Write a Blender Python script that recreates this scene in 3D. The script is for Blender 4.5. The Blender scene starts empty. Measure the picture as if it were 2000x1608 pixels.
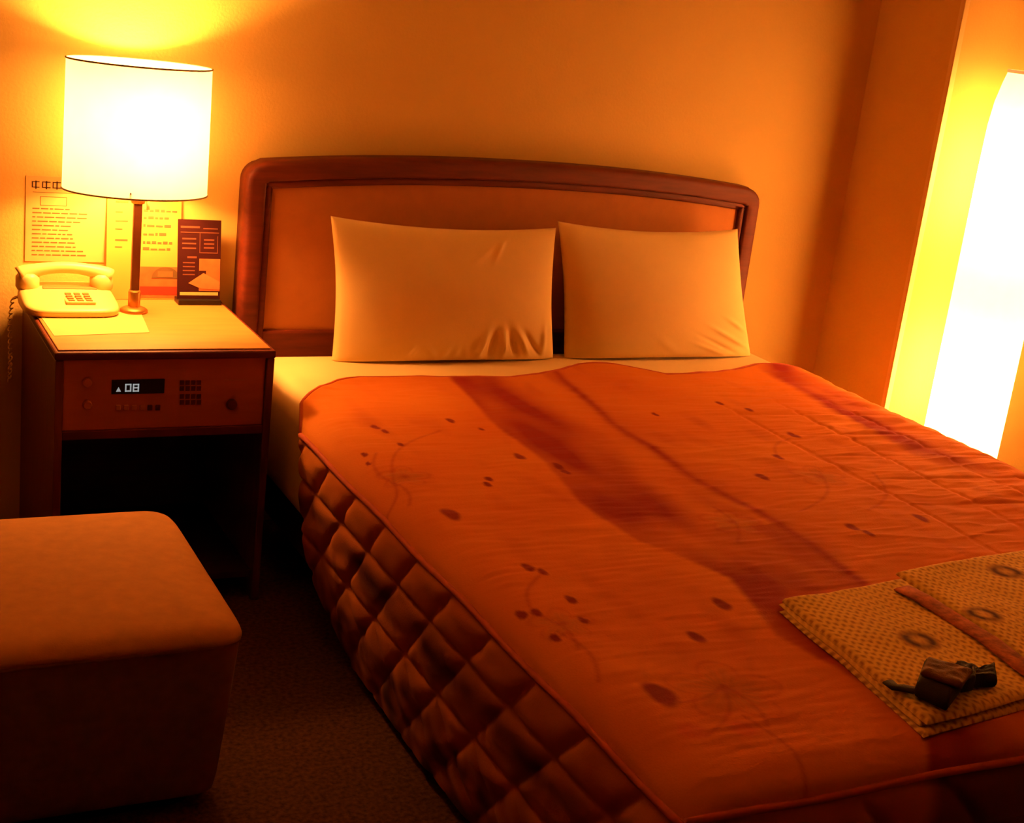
import bpy, bmesh, math, random
import numpy as np
from mathutils import Vector, Matrix, noise

random.seed(4)
scene = bpy.context.scene
col = scene.collection

# ------------------------------------------------------------------ camera
F_PX = 2748.6
CAM = np.array([-1.6483, -3.179, 1.3407])
YAW, PITCH, ROLL = 0.4932, 0.2892, 0.12
def cam_basis():
    cy, sy, cp, sp = math.cos(YAW), math.sin(YAW), math.cos(PITCH), math.sin(PITCH)
    f = np.array([sy * cp, cy * cp, -sp]); r = np.array([cy, -sy, 0.0]); u = np.cross(r, f)
    cr, sr = math.cos(ROLL), math.sin(ROLL)
    return cr * r + sr * u, -sr * r + cr * u, f
R_, U_, F_ = cam_basis()
cam_data = bpy.data.cameras.new('camera')
cam_data.sensor_width = 36.0
cam_data.sensor_fit = 'HORIZONTAL'
cam_data.lens = 36.0 * F_PX / 2000.0
cam = bpy.data.objects.new('camera', cam_data)
col.objects.link(cam)
cam.matrix_world = Matrix(((R_[0], U_[0], -F_[0], CAM[0]), (R_[1], U_[1], -F_[1], CAM[1]),
                           (R_[2], U_[2], -F_[2], CAM[2]), (0, 0, 0, 1)))
scene.camera = cam

def on(u, v, axis, val):
    """photo pixel -> point on the plane axis=val"""
    d = F_ * F_PX + R_ * (u - 1000) - U_ * (v - 804)
    t = (val - CAM[axis]) / d[axis]
    return CAM + t * d

# ------------------------------------------------------------------ world, exposure
world = bpy.data.worlds.new('world')
scene.world = world
world.use_nodes = True
world.node_tree.nodes['Background'].inputs[0].default_value = (0, 0, 0, 1)
world.node_tree.nodes['Background'].inputs[1].default_value = 0.0
vs = scene.view_settings
vs.view_transform = 'Standard'
vs.look = 'None'
vs.exposure = -0.12
vs.gamma = 1.0
vs.use_curve_mapping = False

LIGHT_COL = (1.0, 0.385, 0.10)
BULB_BEDSIDE = 49.0
BULB_FLOOR_HIGH = 70.0
BULB_FLOOR_LOW = 75.0

# ------------------------------------------------------------------ materials
def new_mat(name):
    m = bpy.data.materials.new(name); m.use_nodes = True
    nt = m.node_tree
    return m, nt, nt.nodes['Principled BSDF'], nt.nodes['Material Output']

def mat(name, c, rough=0.6, var=0.08, scale=12.0, bump=0.0, bscale=200.0, stretch=(1, 1, 1), metal=0.0, spec=0.4, sheen=0.0, c2=None):
    m, nt, b, out = new_mat(name)
    b.inputs['Roughness'].default_value = rough
    b.inputs['Metallic'].default_value = metal
    b.inputs['Specular IOR Level'].default_value = spec
    if sheen:
        b.inputs['Sheen Weight'].default_value = sheen
    tc = nt.nodes.new('ShaderNodeTexCoord'); mp = nt.nodes.new('ShaderNodeMapping')
    mp.inputs['Scale'].default_value = stretch
    nt.links.new(tc.outputs['Object'], mp.inputs['Vector'])
    n = nt.nodes.new('ShaderNodeTexNoise'); n.inputs['Scale'].default_value = scale
    n.inputs['Detail'].default_value = 4
    nt.links.new(mp.outputs[0], n.inputs['Vector'])
    r = nt.nodes.new('ShaderNodeValToRGB')
    a = c2 if c2 else tuple(x * (1 - var) for x in c)
    e = c if c2 else tuple(min(1, x * (1 + var)) for x in c)
    r.color_ramp.elements[0].position = 0.3; r.color_ramp.elements[0].color = (*a, 1)
    r.color_ramp.elements[1].position = 0.7; r.color_ramp.elements[1].color = (*e, 1)
    nt.links.new(n.outputs['Fac'], r.inputs['Fac'])
    nt.links.new(r.outputs['Color'], b.inputs['Base Color'])
    if bump:
        n2 = nt.nodes.new('ShaderNodeTexNoise'); n2.inputs['Scale'].default_value = bscale
        n2.inputs['Detail'].default_value = 3
        nt.links.new(mp.outputs[0], n2.inputs['Vector'])
        bp = nt.nodes.new('ShaderNodeBump'); bp.inputs['Strength'].default_value = bump
        bp.inputs['Distance'].default_value = 0.002
        nt.links.new(n2.outputs['Fac'], bp.inputs['Height'])
        nt.links.new(bp.outputs['Normal'], b.inputs['Normal'])
    return m

def mat_attr(name, rough=0.85, bump=0.15, bscale=350.0, sheen=0.2):
    m, nt, b, out = new_mat(name)
    at = nt.nodes.new('ShaderNodeAttribute'); at.attribute_name = 'print'
    nt.links.new(at.outputs['Color'], b.inputs['Base Color'])
    b.inputs['Roughness'].default_value = rough
    b.inputs['Specular IOR Level'].default_value = 0.25
    b.inputs['Sheen Weight'].default_value = sheen
    tc = nt.nodes.new('ShaderNodeTexCoord')
    n2 = nt.nodes.new('ShaderNodeTexNoise'); n2.inputs['Scale'].default_value = bscale
    nt.links.new(tc.outputs['Object'], n2.inputs['Vector'])
    bp = nt.nodes.new('ShaderNodeBump'); bp.inputs['Strength'].default_value = bump
    bp.inputs['Distance'].default_value = 0.002
    nt.links.new(n2.outputs['Fac'], bp.inputs['Height'])
    nt.links.new(bp.outputs['Normal'], b.inputs['Normal'])
    return m

def mat_shade(name, c, trans):
    """paper / fabric lamp shade: some light scatters back, a little passes through"""
    m, nt, b, out = new_mat(name)
    nt.nodes.remove(b)
    d = nt.nodes.new('ShaderNodeBsdfDiffuse'); d.inputs['Color'].default_value = (*c, 1)
    t = nt.nodes.new('ShaderNodeBsdfTranslucent'); t.inputs['Color'].default_value = (1, 1, 1, 1)
    tc = nt.nodes.new('ShaderNodeTexCoord'); n = nt.nodes.new('ShaderNodeTexNoise')
    n.inputs['Scale'].default_value = 40
    mr = nt.nodes.new('ShaderNodeMapRange')
    mr.inputs['To Min'].default_value = trans * 0.92; mr.inputs['To Max'].default_value = trans * 1.08
    nt.links.new(tc.outputs['Object'], n.inputs['Vector'])
    nt.links.new(n.outputs['Fac'], mr.inputs['Value'])
    mx = nt.nodes.new('ShaderNodeMixShader')
    nt.links.new(mr.outputs[0], mx.inputs['Fac'])
    nt.links.new(d.outputs[0], mx.inputs[1]); nt.links.new(t.outputs[0], mx.inputs[2])
    nt.links.new(mx.outputs[0], out.inputs['Surface'])
    return m

def mat_emit(name, c, s):
    m, nt, b, out = new_mat(name)
    b.inputs['Base Color'].default_value = (0.3, 0.3, 0.3, 1)
    b.inputs['Emission Color'].default_value = (*c, 1)
    b.inputs['Emission Strength'].default_value = s
    return m

M = {}
M['wall'] = mat('wallpaper', (.74, .48, .115), .8, .04, 3, bump=.35, bscale=140)
M['wall_dim'] = mat('bounce_dimming_wall', (.22, .10, .03), .8, .06, 3, bump=.2, bscale=140)  # unseen walls, coloured dark to cut the bounce light
M['ceiling'] = mat('ceiling_paint', (.86, .62, .26), .9, .03, 3, bump=.1, bscale=120)
M['bead'] = mat('corner_bead', (0.82, 0.592, 0.216), .45, .03, 6)
M['carpet'] = mat('carpet', (.095, .034, .007), .95, .45, 110, bump=.9, bscale=300, spec=.1)
M['wood'] = mat('reddish_wood', (.125, .019, .004), .55, .22, 9, stretch=(1, 8, 8), bump=.06, bscale=60, spec=.25)
M['wood_v'] = mat('reddish_wood_upright', (.15, .028, .006), .4, .22, 9, stretch=(8, 8, 1), bump=.06, bscale=60)
M['wood_dark'] = mat('dark_wood', (.05, .010, .003), .5, .25, 9, stretch=(1, 8, 8))
M['top'] = mat('nightstand_top', (.46, .20, .04), .45, .1, 7, stretch=(1, 7, 7), spec=.3)
M['front'] = mat('control_panel_wood', (.50, .135, .025), .5, .06, 8, stretch=(1, 7, 7))
M['panel'] = mat('headboard_fabric', (.47, .165, .025), .85, .05, 30, bump=.2, bscale=500, sheen=.1)
M['sheet'] = mat('white_sheet', (0.84, 0.624, 0.238), .85, .03, 10, bump=.1, bscale=500, sheen=.1)
M['pillow'] = mat('pillowcase', (0.82, 0.592, 0.209), .85, .03, 10, bump=.15, bscale=400, sheen=.1)
M['spread'] = mat_attr('quilted_print', .9, .25, 300, 0.0)
M['robe'] = mat_attr('robe_print', .9, .3, 500, 0.0)
M['piping'] = mat('piping', (0.5, 0.088, 0.0216), .8, .1, 40)
M['phone'] = mat('phone_plastic', (0.8, 0.544, 0.173), .4, .02, 10)
M['phone_dark'] = mat('phone_grey', (0.34, 0.176, 0.0432), .5, .05, 10)
M['black'] = mat('black_plastic', (0.012, 0.0064, 0.00216), .4, .1, 20)
M['darkcloth'] = mat('dark_sash_cloth', (.014, .010, .010), .8, .3, 60, bump=.4, bscale=400)
M['sashband'] = mat('sash_band_cloth', (0.15, 0.06, 0.0162), .8, .2, 60, bump=.4, bscale=400)
M['paper'] = mat('paper', (.62, .40, .12), .8, .02, 6)
M['paper_y'] = mat('yellow_paper', (.56, .32, .05), .8, .04, 6)
M['ink'] = mat('ink', (.05, .02, .006), .8, .1, 30)
M['ink_soft'] = mat('grey_ink', (.20, .10, .02), .8, .1, 30)
M['red_ink'] = mat('red_ink', (.30, .025, .005), .8, .1, 30)
M['olive_ink'] = mat('olive_ink', (.14, .07, .01), .8, .1, 30)
M['orange_ink'] = mat('orange_ink', (.42, .11, .02), .8, .15, 40)
M['pink_ink'] = mat('pink_ink', (.48, .16, .04), .8, .15, 40)
M['card'] = mat('dark_card', (.035, .004, .003), .6, .1, 20, spec=.2)
M['card_edge'] = mat('card_line', (.16, .04, .015), .7, .1, 20)
M['brass'] = mat('aged_brass', (0.42, 0.192, 0.036), .35, .1, 30, metal=.7)
M['stem'] = mat('brown_stem', (0.1, 0.028, 0.0054), .4, .15, 20)
M['shade'] = mat_shade('lamp_shade_fabric', (.45, .43, .38), .15)
M['paper_shade'] = mat_shade('washi_paper', (.62, .6, .55), .3)
M['rim'] = mat('shade_trim', (.42, .34, .2), .7, .05, 20)
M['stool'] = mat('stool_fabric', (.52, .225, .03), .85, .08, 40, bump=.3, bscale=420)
M['stool_shaded'] = mat('stool_fabric_shaded', (.24, .10, .02), .9, .12, 40, bump=.35, bscale=420)  # stool fabric with shade in its colour, for sides turned from the lamps
M['glow'] = mat_emit('display_segment', (.75, .85, .85), .38)

# ------------------------------------------------------------------ mesh helpers
def tag(o, label=None, cat=None, group=None, kind=None):
    if label: o['label'] = label
    if cat: o['category'] = cat
    if group: o['group'] = group
    if kind: o['kind'] = kind
    return o

def link(name, me, m=None, parent=None, smooth=False):
    o = bpy.data.objects.new(name, me); col.objects.link(o)
    if m is not None: me.materials.append(m)
    if smooth:
        me.polygons.foreach_set('use_smooth', [True] * len(me.polygons))
    if parent is not None:
        o.parent = parent
        o.matrix_parent_inverse = Matrix.Translation(parent.location).inverted() if parent.rotation_euler.z == 0 else parent.matrix_basis.inverted()
    return o

def empty(name, loc):
    o = bpy.data.objects.new(name, None); col.objects.link(o)
    o.location = loc; o.empty_display_size = .05
    return o

def build(name, bm, m, parent=None, smooth=False):
    me = bpy.data.meshes.new(name)
    bmesh.ops.recalc_face_normals(bm, faces=bm.faces)
    bm.to_mesh(me); bm.free()
    return link(name, me, m, parent, smooth)

def add_box(bm, x0, x1, y0, y1, z0, z1, bev=0.0, seg=2):
    t = bmesh.new()
    bmesh.ops.create_cube(t, size=1)
    for v in t.verts:
        v.co = Vector(((x0 + x1) / 2 + v.co.x * (x1 - x0), (y0 + y1) / 2 + v.co.y * (y1 - y0), (z0 + z1) / 2 + v.co.z * (z1 - z0)))
    if bev:
        bmesh.ops.bevel(t, geom=t.edges[:], offset=bev, segments=seg, affect='EDGES', profile=.5)
    me = bpy.data.meshes.new('tmp'); t.to_mesh(me); t.free()
    bm.from_mesh(me); bpy.data.meshes.remove(me)

def box(name, x0, x1, y0, y1, z0, z1, m, parent=None, bev=0.0, seg=2):
    bm = bmesh.new(); add_box(bm, x0, x1, y0, y1, z0, z1, bev, seg)
    return build(name, bm, m, parent, smooth=False)

def pydata(name, verts, faces, m, parent=None, smooth=True):
    me = bpy.data.meshes.new(name); me.from_pydata(verts, [], faces); me.update()
    return link(name, me, m, parent, smooth)

def grid_faces(nu, nv, off=0, closed_u=False):
    f = []
    for i in range(nu if closed_u else nu - 1):
        for j in range(nv - 1):
            a = i * nv + j; b = ((i + 1) % nu) * nv + j
            f.append((off + a, off + b, off + b + 1, off + a + 1))
    return f

def tube(name, pts, r, m, parent=None, n=10, closed=False, flat=1.0):
    pts = [Vector(p) for p in pts]; V = []; N = len(pts)
    ref = Vector((0, 0, 1))
    for i, p in enumerate(pts):
        a = pts[(i - 1) % N] if (closed or i > 0) else p
        b = pts[(i + 1) % N] if (closed or i < N - 1) else p
        t = (b - a).normalized()
        s = t.cross(ref)
        if s.length < 1e-4: s = t.cross(Vector((0, 1, 0)))
        s.normalize(); q = s.cross(t)
        rr = r(i / (N - 1)) if callable(r) else r
        for k in range(n):
            an = 2 * math.pi * k / n
            V.append(p + s * math.cos(an) * rr + q * math.sin(an) * rr * flat)
    Fc = []
    for i in range(N if closed else N - 1):
        for k in range(n):
            Fc.append((i * n + k, i * n + (k + 1) % n, ((i + 1) % N) * n + (k + 1) % n, ((i + 1) % N) * n + k))
    if not closed:
        Fc.append(tuple(range(n))[::-1]); Fc.append(tuple((N - 1) * n + k for k in range(n)))
    return pydata(name, V, Fc, m, parent)

def lathe(name, prof, cx, cy, m, parent=None, n=40, sx=1.0, sy=1.0, smooth=True):
    V = []; 
    for k in range(n):
        a = 2 * math.pi * k / n
        for r, z in prof: V.append((cx + r * sx * math.cos(a), cy + r * sy * math.sin(a), z))
    return pydata(name, V, grid_faces(n, len(prof), closed_u=True), m, parent, smooth)

def set_print(me, cols):
    at = me.attributes.new('print', 'FLOAT_COLOR', 'POINT')
    buf = np.ones((len(me.vertices), 4), np.float32); buf[:, :3] = cols
    at.data.foreach_set('color', buf.ravel())

def sstep(a, b, x):
    t = np.clip((x - a) / (b - a), 0, 1); return t * t * (3 - 2 * t)

def vnoise(pts, scale):
    """perlin noise for an (n,2/3) array"""
    return np.array([noise.noise((p[0] * scale, p[1] * scale, (p[2] if len(p) > 2 else 0) * scale)) for p in pts])

# ------------------------------------------------------------------ the room
XL, XR, YF, H = -2.9, 2.0, -5.6, 2.4
PX, PY = 1.057, -.32
def wall(name, *b, m='wall'):
    return tag(box(name, *b, M[m]), kind='structure')
wall('wall_back', XL - .1, XR + .1, 0, .1, 0, H)
wall('wall_pillar', PX, XR, PY, 0, 0, H)
wall('wall_left', XL - .1, XL, YF, 0, 0, H, m='wall_dim')
wall('wall_right', XR, XR + .1, YF, 0, 0, H)
wall('wall_front', XL - .1, XR + .1, YF - .1, YF, 0, H, m='wall_dim')
wall('floor', XL - .1, XR + .1, YF - .1, .1, -.08, 0, m='carpet')
wall('ceiling', XL - .1, XR + .1, YF - .1, .1, H, H + .08, m='ceiling')
# thin corner bead on the outer edge of the pillar
bm = bmesh.new()
add_box(bm, PX - .003, PX + .014, PY - .004, PY, 0, H, .0015)
add_box(bm, PX - .003, PX, PY, PY + .012, 0, H)
tag(build('trim_1', bm, M['bead']), kind='structure')

# ------------------------------------------------------------------ headboard
HBX = .72
def arch(x, zc, drop):
    return zc - drop * (abs(x) / HBX) ** 2.2
hb = tag(empty('headboard', (0, -.03, 0)), 'arched reddish wood headboard with tan padded panel, behind the two pillows', 'headboard')
def hb_path():
    P = []
    r = .045
    zt = arch(HBX, .936, .036)
    for z in np.linspace(.0, zt - r, 12): P.append((-HBX, z))
    for a in np.linspace(math.pi, math.pi / 2, 8)[1:-1]:
        P.append((-HBX + r + r * math.cos(a), zt - r + r * math.sin(a) + .001))
    for x in np.linspace(-HBX + r, HBX - r, 40): P.append((x, arch(x, .936, .036)))
    for a in np.linspace(math.pi / 2, 0, 8)[1:-1]:
        P.append((HBX - r + r * math.cos(a), zt - r + r * math.sin(a) + .001))
    for z in np.linspace(zt - r, 0, 12): P.append((HBX, z))
    return [Vector((x, 0, z)) for x, z in P]
def hb_sweep(name, prof, m):
    P = hb_path(); N = len(P); V = []
    for i, p in enumerate(P):
        t = (P[min(i + 1, N - 1)] - P[max(i - 1, 0)]).normalized()
        nrm = Vector((t.z, 0, -t.x))     # inward
        for d, y in prof:
            q = p + nrm * d
            V.append((q.x, -y, q.z))
    k = len(prof); Fc = []
    for i in range(N - 1):
        for j in range(k):
            Fc.append((i * k + j, (i + 1) * k + j, (i + 1) * k + (j + 1) % k, i * k + (j + 1) % k))
    Fc.append(tuple(range(k))[::-1]); Fc.append(tuple((N - 1) * k + j for j in range(k)))
    o = pydata(name, V, Fc, m, hb, smooth=True)
    return o
hb_sweep('outer_frame', [(0, .002), (0, .044), (.001, .049), (.003, .054), (.006, .058), (.010, .0605), (.016, .0615), (.040, .0615), (.0445, .060), (.047, .056), (.048, .052), (.048, .002)], M['wood'])
hb_sweep('inner_moulding', [(.046, .004), (.046, .051), (.049, .0535), (.054, .0545), (.060, .0535), (.0635, .051), (.065, .047), (.065, .004)], M['wood'])
# upholstered panel
nu, nv = 90, 36; V = []
for i in range(nu):
    for j in range(nv):
        s = i / (nu - 1); t = j / (nv - 1)
        x = -.672 + 1.344 * s; zt = arch(x, .880, .032); z = .500 + (zt - .500) * t
        e = min(s, 1 - s) * 1.324; g = min(t, 1 - t) * .36
        y = .042 + .005 * (1 - math.exp(-e / .03)) * (1 - math.exp(-g / .03))
        V.append((x, -y, z))
pydata('padded_panel', V, grid_faces(nu, nv), M['panel'], hb)
box('backing_board', -.67, .67, -.022, -.003, .10, .87, M['wood_dark'], hb)
box('bottom_rail', -.662, .662, -.054, -.022, .395, .506, M['wood'], hb, .006)

# ------------------------------------------------------------------ bed base, mattress
BX0, BX1, BYF = -.730, .800, -2.02
base = tag(empty('bed_base', (.035, -1.03, 0)), 'low bed base hidden under the orange quilted bedspread', 'bed base')
box('base_frame', -.66, .73, -1.96, -.075, .09, .20, M['wood_dark'], base, .008)
for x in (-.58, .65):
    for y in (-1.85, -.18):
        box('leg', x - .03, x + .03, y - .03, y + .03, 0, .09, M['wood_dark'], base, .004)

def rounded_slab(x0, x1, y0, y1, z0, z1, r, m, name, sub=6):
    bm = bmesh.new(); add_box(bm, x0, x1, y0, y1, z0, z1, r, sub)
    o = build(name, bm, m, None, smooth=True); return o
mt = rounded_slab(-.702, .752, -1.975, -.075, .20, .461, .055, M['sheet'], 'mattress')
tag(mt, 'thick mattress in a white sheet, bared below the pillows', 'mattress')

# ------------------------------------------------------------------ bedspread
ZT = .466
spread = tag(empty('bedspread', (.035, -1.2, 0)), 'orange floral quilted bedspread with dark red stripes, covering the bed', 'bedspread')
def px_bed(l, z=ZT): return np.array([on(u, v, 2, z)[:2] for u, v in l])
# waved head edge of the cover
he = px_bed([(562, 815), (590, 780), (620, 760), (660, 745), (700, 739), (800, 738), (900, 741), (1000, 741), (1060, 732), (1130, 719), (1200, 722), (1300, 734), (1400, 729), (1480, 716), (1545, 722)])
he[0, 0] = BX0; he[-1, 0] = BX1
he = he[np.argsort(he[:, 0])]
def head_y(x): return np.interp(x, he[:, 0], he[:, 1])

BASE = np.array((.64, .165, .010)); DARK = np.array((.30, .018, .008)); LITE = np.array((.70, .215, .015)); SPOT = np.array((.22, .012, .012)); OLIVE = np.array((.33, .13, .025))
sL = px_bed([(900, 755), (960, 815), (1060, 900), (1150, 985), (1230, 1050), (1300, 1078), (1420, 1130), (1520, 1240), (1700, 1345), (1820, 1440), (1840, 1510)])
sR = px_bed([(960, 755), (1100, 840), (1200, 930), (1290, 1000), (1380, 1060), (1480, 1130), (1640, 1250)])
s2 = px_bed([(1090, 735), (1200, 830), (1350, 930), (1500, 1010), (1600, 1075), (1690, 1150), (1800, 1230)])
def at_y(arr, y):
    a = arr[np.argsort(arr[:, 1])]; return np.interp(y, a[:, 1], a[:, 0])
DOTS = [(880, 820, .008), (733, 833, .009), (752, 842, .007), (712, 885, .006), (1015, 893, .010), (880, 1005, .015), (955, 936, .007), (952, 946, .007),
        (1032, 1108, .009), (1060, 1117, .007), (1410, 1182, .012), (1360, 1246, .011), (1290, 1358, .019), (1045, 1332, .008), (1725, 1530, .013),
        (1550, 850, .011), (1520, 893, .009), (1488, 931, .011), (1280, 810, .007), (1020, 1190, .008), (1048, 1192, .007), (1115, 1170, .008), (1140, 1210, .007),
        (1405, 788, .008), (1462, 803, .008), (1665, 1032, .010), (1798, 1015, .011), (1090, 912, .009), (1105, 922, .008), (782, 868, .006), (720, 900, .005), (1085, 1240, .007),
        (1510, 1590, .012), (940, 838, .005), (1695, 1045, .008)]
SEGS = [((770, 940), (860, 840)), ((770, 940), (735, 885)), ((770, 940), (745, 985)), ((770, 940), (800, 980)), ((1045, 1195), (1060, 1120)), ((1090, 1230), (1170, 1325)), ((1050, 1195), (1130, 1265)),
        ((1520, 893), (1545, 855)), ((1600, 920), (1560, 1000)), ((1705, 925), (1695, 1000)), ((1395, 990), (1440, 1060)), ((1410, 1340), (1500, 1420)), ((1410, 1340), (1330, 1375)), ((1410, 1340), (1380, 1440)), ((1450, 1400), (1600, 1560))]
def print_top(x, y):
    n = len(x); P = np.stack([x, y], 1)
    n1 = vnoise(P, 5.0); n2 = vnoise(P * np.array([1.0, .35]), 16.0)
    c = BASE + (LITE - BASE) * np.clip(.5 + .9 * n1, 0, 1)[:, None]
    def mix(k, col_):
        nonlocal c
        k = np.clip(k, 0, 1)[:, None]; c = c * (1 - k) + col_ * k
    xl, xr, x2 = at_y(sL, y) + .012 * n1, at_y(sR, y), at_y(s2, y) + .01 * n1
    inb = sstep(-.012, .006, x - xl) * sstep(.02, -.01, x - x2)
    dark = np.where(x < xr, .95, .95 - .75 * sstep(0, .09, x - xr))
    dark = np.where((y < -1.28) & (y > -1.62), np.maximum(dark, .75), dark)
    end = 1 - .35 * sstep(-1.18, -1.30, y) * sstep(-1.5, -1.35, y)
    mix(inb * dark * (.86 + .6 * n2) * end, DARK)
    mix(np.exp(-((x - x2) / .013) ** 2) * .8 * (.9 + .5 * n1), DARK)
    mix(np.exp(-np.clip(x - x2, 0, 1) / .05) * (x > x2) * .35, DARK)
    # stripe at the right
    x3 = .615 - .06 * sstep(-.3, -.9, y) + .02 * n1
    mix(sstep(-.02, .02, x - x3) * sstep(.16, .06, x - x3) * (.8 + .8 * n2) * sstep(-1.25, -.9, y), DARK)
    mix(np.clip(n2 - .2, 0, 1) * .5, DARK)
    # stems, blossoms, berries
    for a, b in SEGS:
        A, B = px_bed([a, b]); d = B - A; L2 = d @ d
        t = np.clip(((P - A) @ d) / L2, 0, 1); q = A + t[:, None] * d
        # slight curve
        dist = np.linalg.norm(P - q - (np.array([-d[1], d[0]]) * .12 * np.sin(math.pi * t)[:, None]), axis=1)
        mix(np.exp(-(dist / .0035) ** 2) * .36, DARK)
    for fu, fv, R in ((1420, 1350, .085), (1100, 1215, .05), (1600, 930, .06), (1430, 1020, .06), (790, 930, .05)):
        A = px_bed([(fu, fv)])[0]; q = P - A; rr = np.linalg.norm(q, axis=1); an = np.arctan2(q[:, 1], q[:, 0])
        pet = R * (.55 + .45 * np.abs(np.cos(an * 2.5)))
        mix(sstep(pet, pet * .5, rr) * .30 * (.5 + np.abs(np.sin(an * 10))), OLIVE)
        mix(np.exp(-((rr - pet) / .005) ** 2) * .22, DARK)
        mix(np.exp(-(rr / (R * .2)) ** 2) * .45, DARK)
    for u, v, r in DOTS:
        A = px_bed([(u, v)])[0]; q = (P - A) * np.array([1.15, .62])
        an = np.arctan2(q[:, 1], q[:, 0]); rr = np.linalg.norm(q, axis=1) / (1 + .07 * np.sin(3 * an + u))
        mix(sstep(r * 1.45, r * .8, rr) * .92, SPOT)
    for u, v in ((1350, 1430), (1450, 1425)):
        A = px_bed([(u, v)])[0]; rr = np.linalg.norm(P - A, axis=1)
        mix(sstep(.03, .01, rr) * .45, np.array((.55, .06, .03)))
    return c
NX, NY = 400, 500
xs = np.linspace(BX0, BX1, NX)
V = np.zeros((NX * NY, 3)); 
hy = head_y(xs)
for i, x in enumerate(xs):
    t = np.linspace(0, 1, NY)
    V[i * NY:(i + 1) * NY, 0] = x
    V[i * NY:(i + 1) * NY, 1] = hy[i] + (BYF - hy[i]) * t
x, y = V[:, 0].copy(), V[:, 1].copy()
cols_top = print_top(x, y)
eL = x - BX0; eR = BX1 - x; eF = y - BYF; eH = head_y(x) - y
def rnd(e, r, drop):      # quarter-round fall towards an edge
    k = np.clip(1 - e / r, 0, 1); return -drop * (1 - np.sqrt(np.clip(1 - k * k, 0, 1)))
z = ZT + rnd(eL, .085, .042) + rnd(eR, .10, .040) + rnd(eF, .06, .036)
P3 = np.stack([x, y], 1)
wr = vnoise(P3 * np.array([1.0, 3.2]), 9.0)
wr2 = vnoise(P3 * np.array([.8, 4.0]) + 7, 22.0)
wr3 = vnoise(P3 + 3, 3.0)
ridge = 1 - np.abs(vnoise(P3 * np.array([.7, 2.6]) + 11, 8.0)) * 2
flat = sstep(0, .06, eL) * sstep(0, .05, eF)
z += flat * (.0020 * wr + .0012 * wr2 + .004 * wr3 + .0022 * np.clip(ridge, 0, 1) ** 3 * sstep(-.75, .5, x) )
# deeper rumples towards the far side of the bed
rum = sstep(.25, .6, x) * sstep(0, .04, eR)
z += rum * (.006 * vnoise(P3 * np.array([.6, 2.0]) + 21, 6.0) + .004 * wr)
# quilting seams running across and along the far side
for xq in (.30, .46, .62):
    z -= .003 * np.exp(-((x - xq - .01 * wr3) / .006) ** 2) * sstep(-.5, -.7, y)
for yq in np.arange(-.55, -1.95, -.145):
    z -= .003 * np.exp(-((y - yq + .1 * (x - .6)) / .006) ** 2) * sstep(.30, .36, x)
# rolled, slightly lifted head edge
z += .007 * np.exp(-(eH / .03) ** 2) - .012 * np.clip(1 - eH / .008, 0, 1)
z += .010 * np.exp(-((x - .15) / .09) ** 2) * np.exp(-eH / .18)
z = np.maximum(z, .4635 - .1 * (eL < .08) - .1 * (eR < .1) - .1 * (eF < .06))
V[:, 2] = z
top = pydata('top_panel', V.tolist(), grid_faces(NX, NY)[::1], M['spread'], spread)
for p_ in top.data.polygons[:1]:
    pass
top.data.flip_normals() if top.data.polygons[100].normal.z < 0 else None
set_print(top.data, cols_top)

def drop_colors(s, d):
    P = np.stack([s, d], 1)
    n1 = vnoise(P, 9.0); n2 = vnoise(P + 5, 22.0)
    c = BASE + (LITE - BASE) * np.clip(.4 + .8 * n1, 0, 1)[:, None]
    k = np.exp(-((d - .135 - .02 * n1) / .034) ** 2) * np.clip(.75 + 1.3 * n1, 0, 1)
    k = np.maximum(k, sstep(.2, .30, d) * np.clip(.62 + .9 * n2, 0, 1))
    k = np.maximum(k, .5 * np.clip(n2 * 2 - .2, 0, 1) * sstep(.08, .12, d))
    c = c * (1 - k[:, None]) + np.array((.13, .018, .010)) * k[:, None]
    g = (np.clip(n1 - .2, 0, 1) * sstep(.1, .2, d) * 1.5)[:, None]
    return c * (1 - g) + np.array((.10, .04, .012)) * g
DROP = .395
def quilt(s, d, lean=1):
    """height of the padding over the backing; seams are sewn down"""
    q = .147
    a = s - lean * d + 1.352; b = s + lean * d + 1.062
    fa = np.abs((a / q + .5) % 1 - .5) * q; fb = np.abs((b / q + .5) % 1 - .5) * q
    h = 1 - np.exp(-(fa / .013))
    hb_ = 1 - np.exp(-(fb / .014)); hb_ = np.where(d > .21, hb_, 1)
    hl = (1 - np.exp(-np.abs(d - .095) / .011)) * (1 - .7 * np.exp(-np.abs(d - .215) / .010))
    ht = 1 - np.exp(-d / .012)
    return h * (.6 + .4 * hb_) * hl * ht
def side_drop(name, sign, xedge):
    ns, nd = 330, 84
    V = []; ss = np.linspace(0, 1, ns); dd = np.linspace(0, 1, nd)
    S, D = np.meshgrid(ss, dd, indexing='ij'); S = S.ravel(); D = D.ravel()
    y0 = head_y(np.array([xedge]))[0] if sign < 0 else head_y(np.array([xedge]))[0]
    d = D * DROP
    yh = y0 - .26 * np.clip((d - .19) / .2, 0, 1) ** 2.2 if sign < 0 else np.full_like(d, y0)
    y = yh + (BYF - yh) * S
    h = quilt(y, d)
    Pn = np.stack([y, d], 1)
    w = .0035 * vnoise(Pn * np.array([1, 2.2]), 14.0) + .006 * vnoise(Pn, 4.0) * D
    out = .012 * h * (1 - .5 * sstep(.75, 1, D)) + w - .048 * D ** 1.2 - .003
    xx = xedge + sign * out
    zz = .424 - d + .004 * vnoise(Pn + 9, 5.0) * D
    o = pydata(name, np.stack([xx, y, zz], 1).tolist(), grid_faces(ns, nd), M['spread'], spread)
    set_print(o.data, drop_colors(y, d))
    return o
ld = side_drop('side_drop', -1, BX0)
rd = side_drop('side_drop', 1, BX1)
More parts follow.
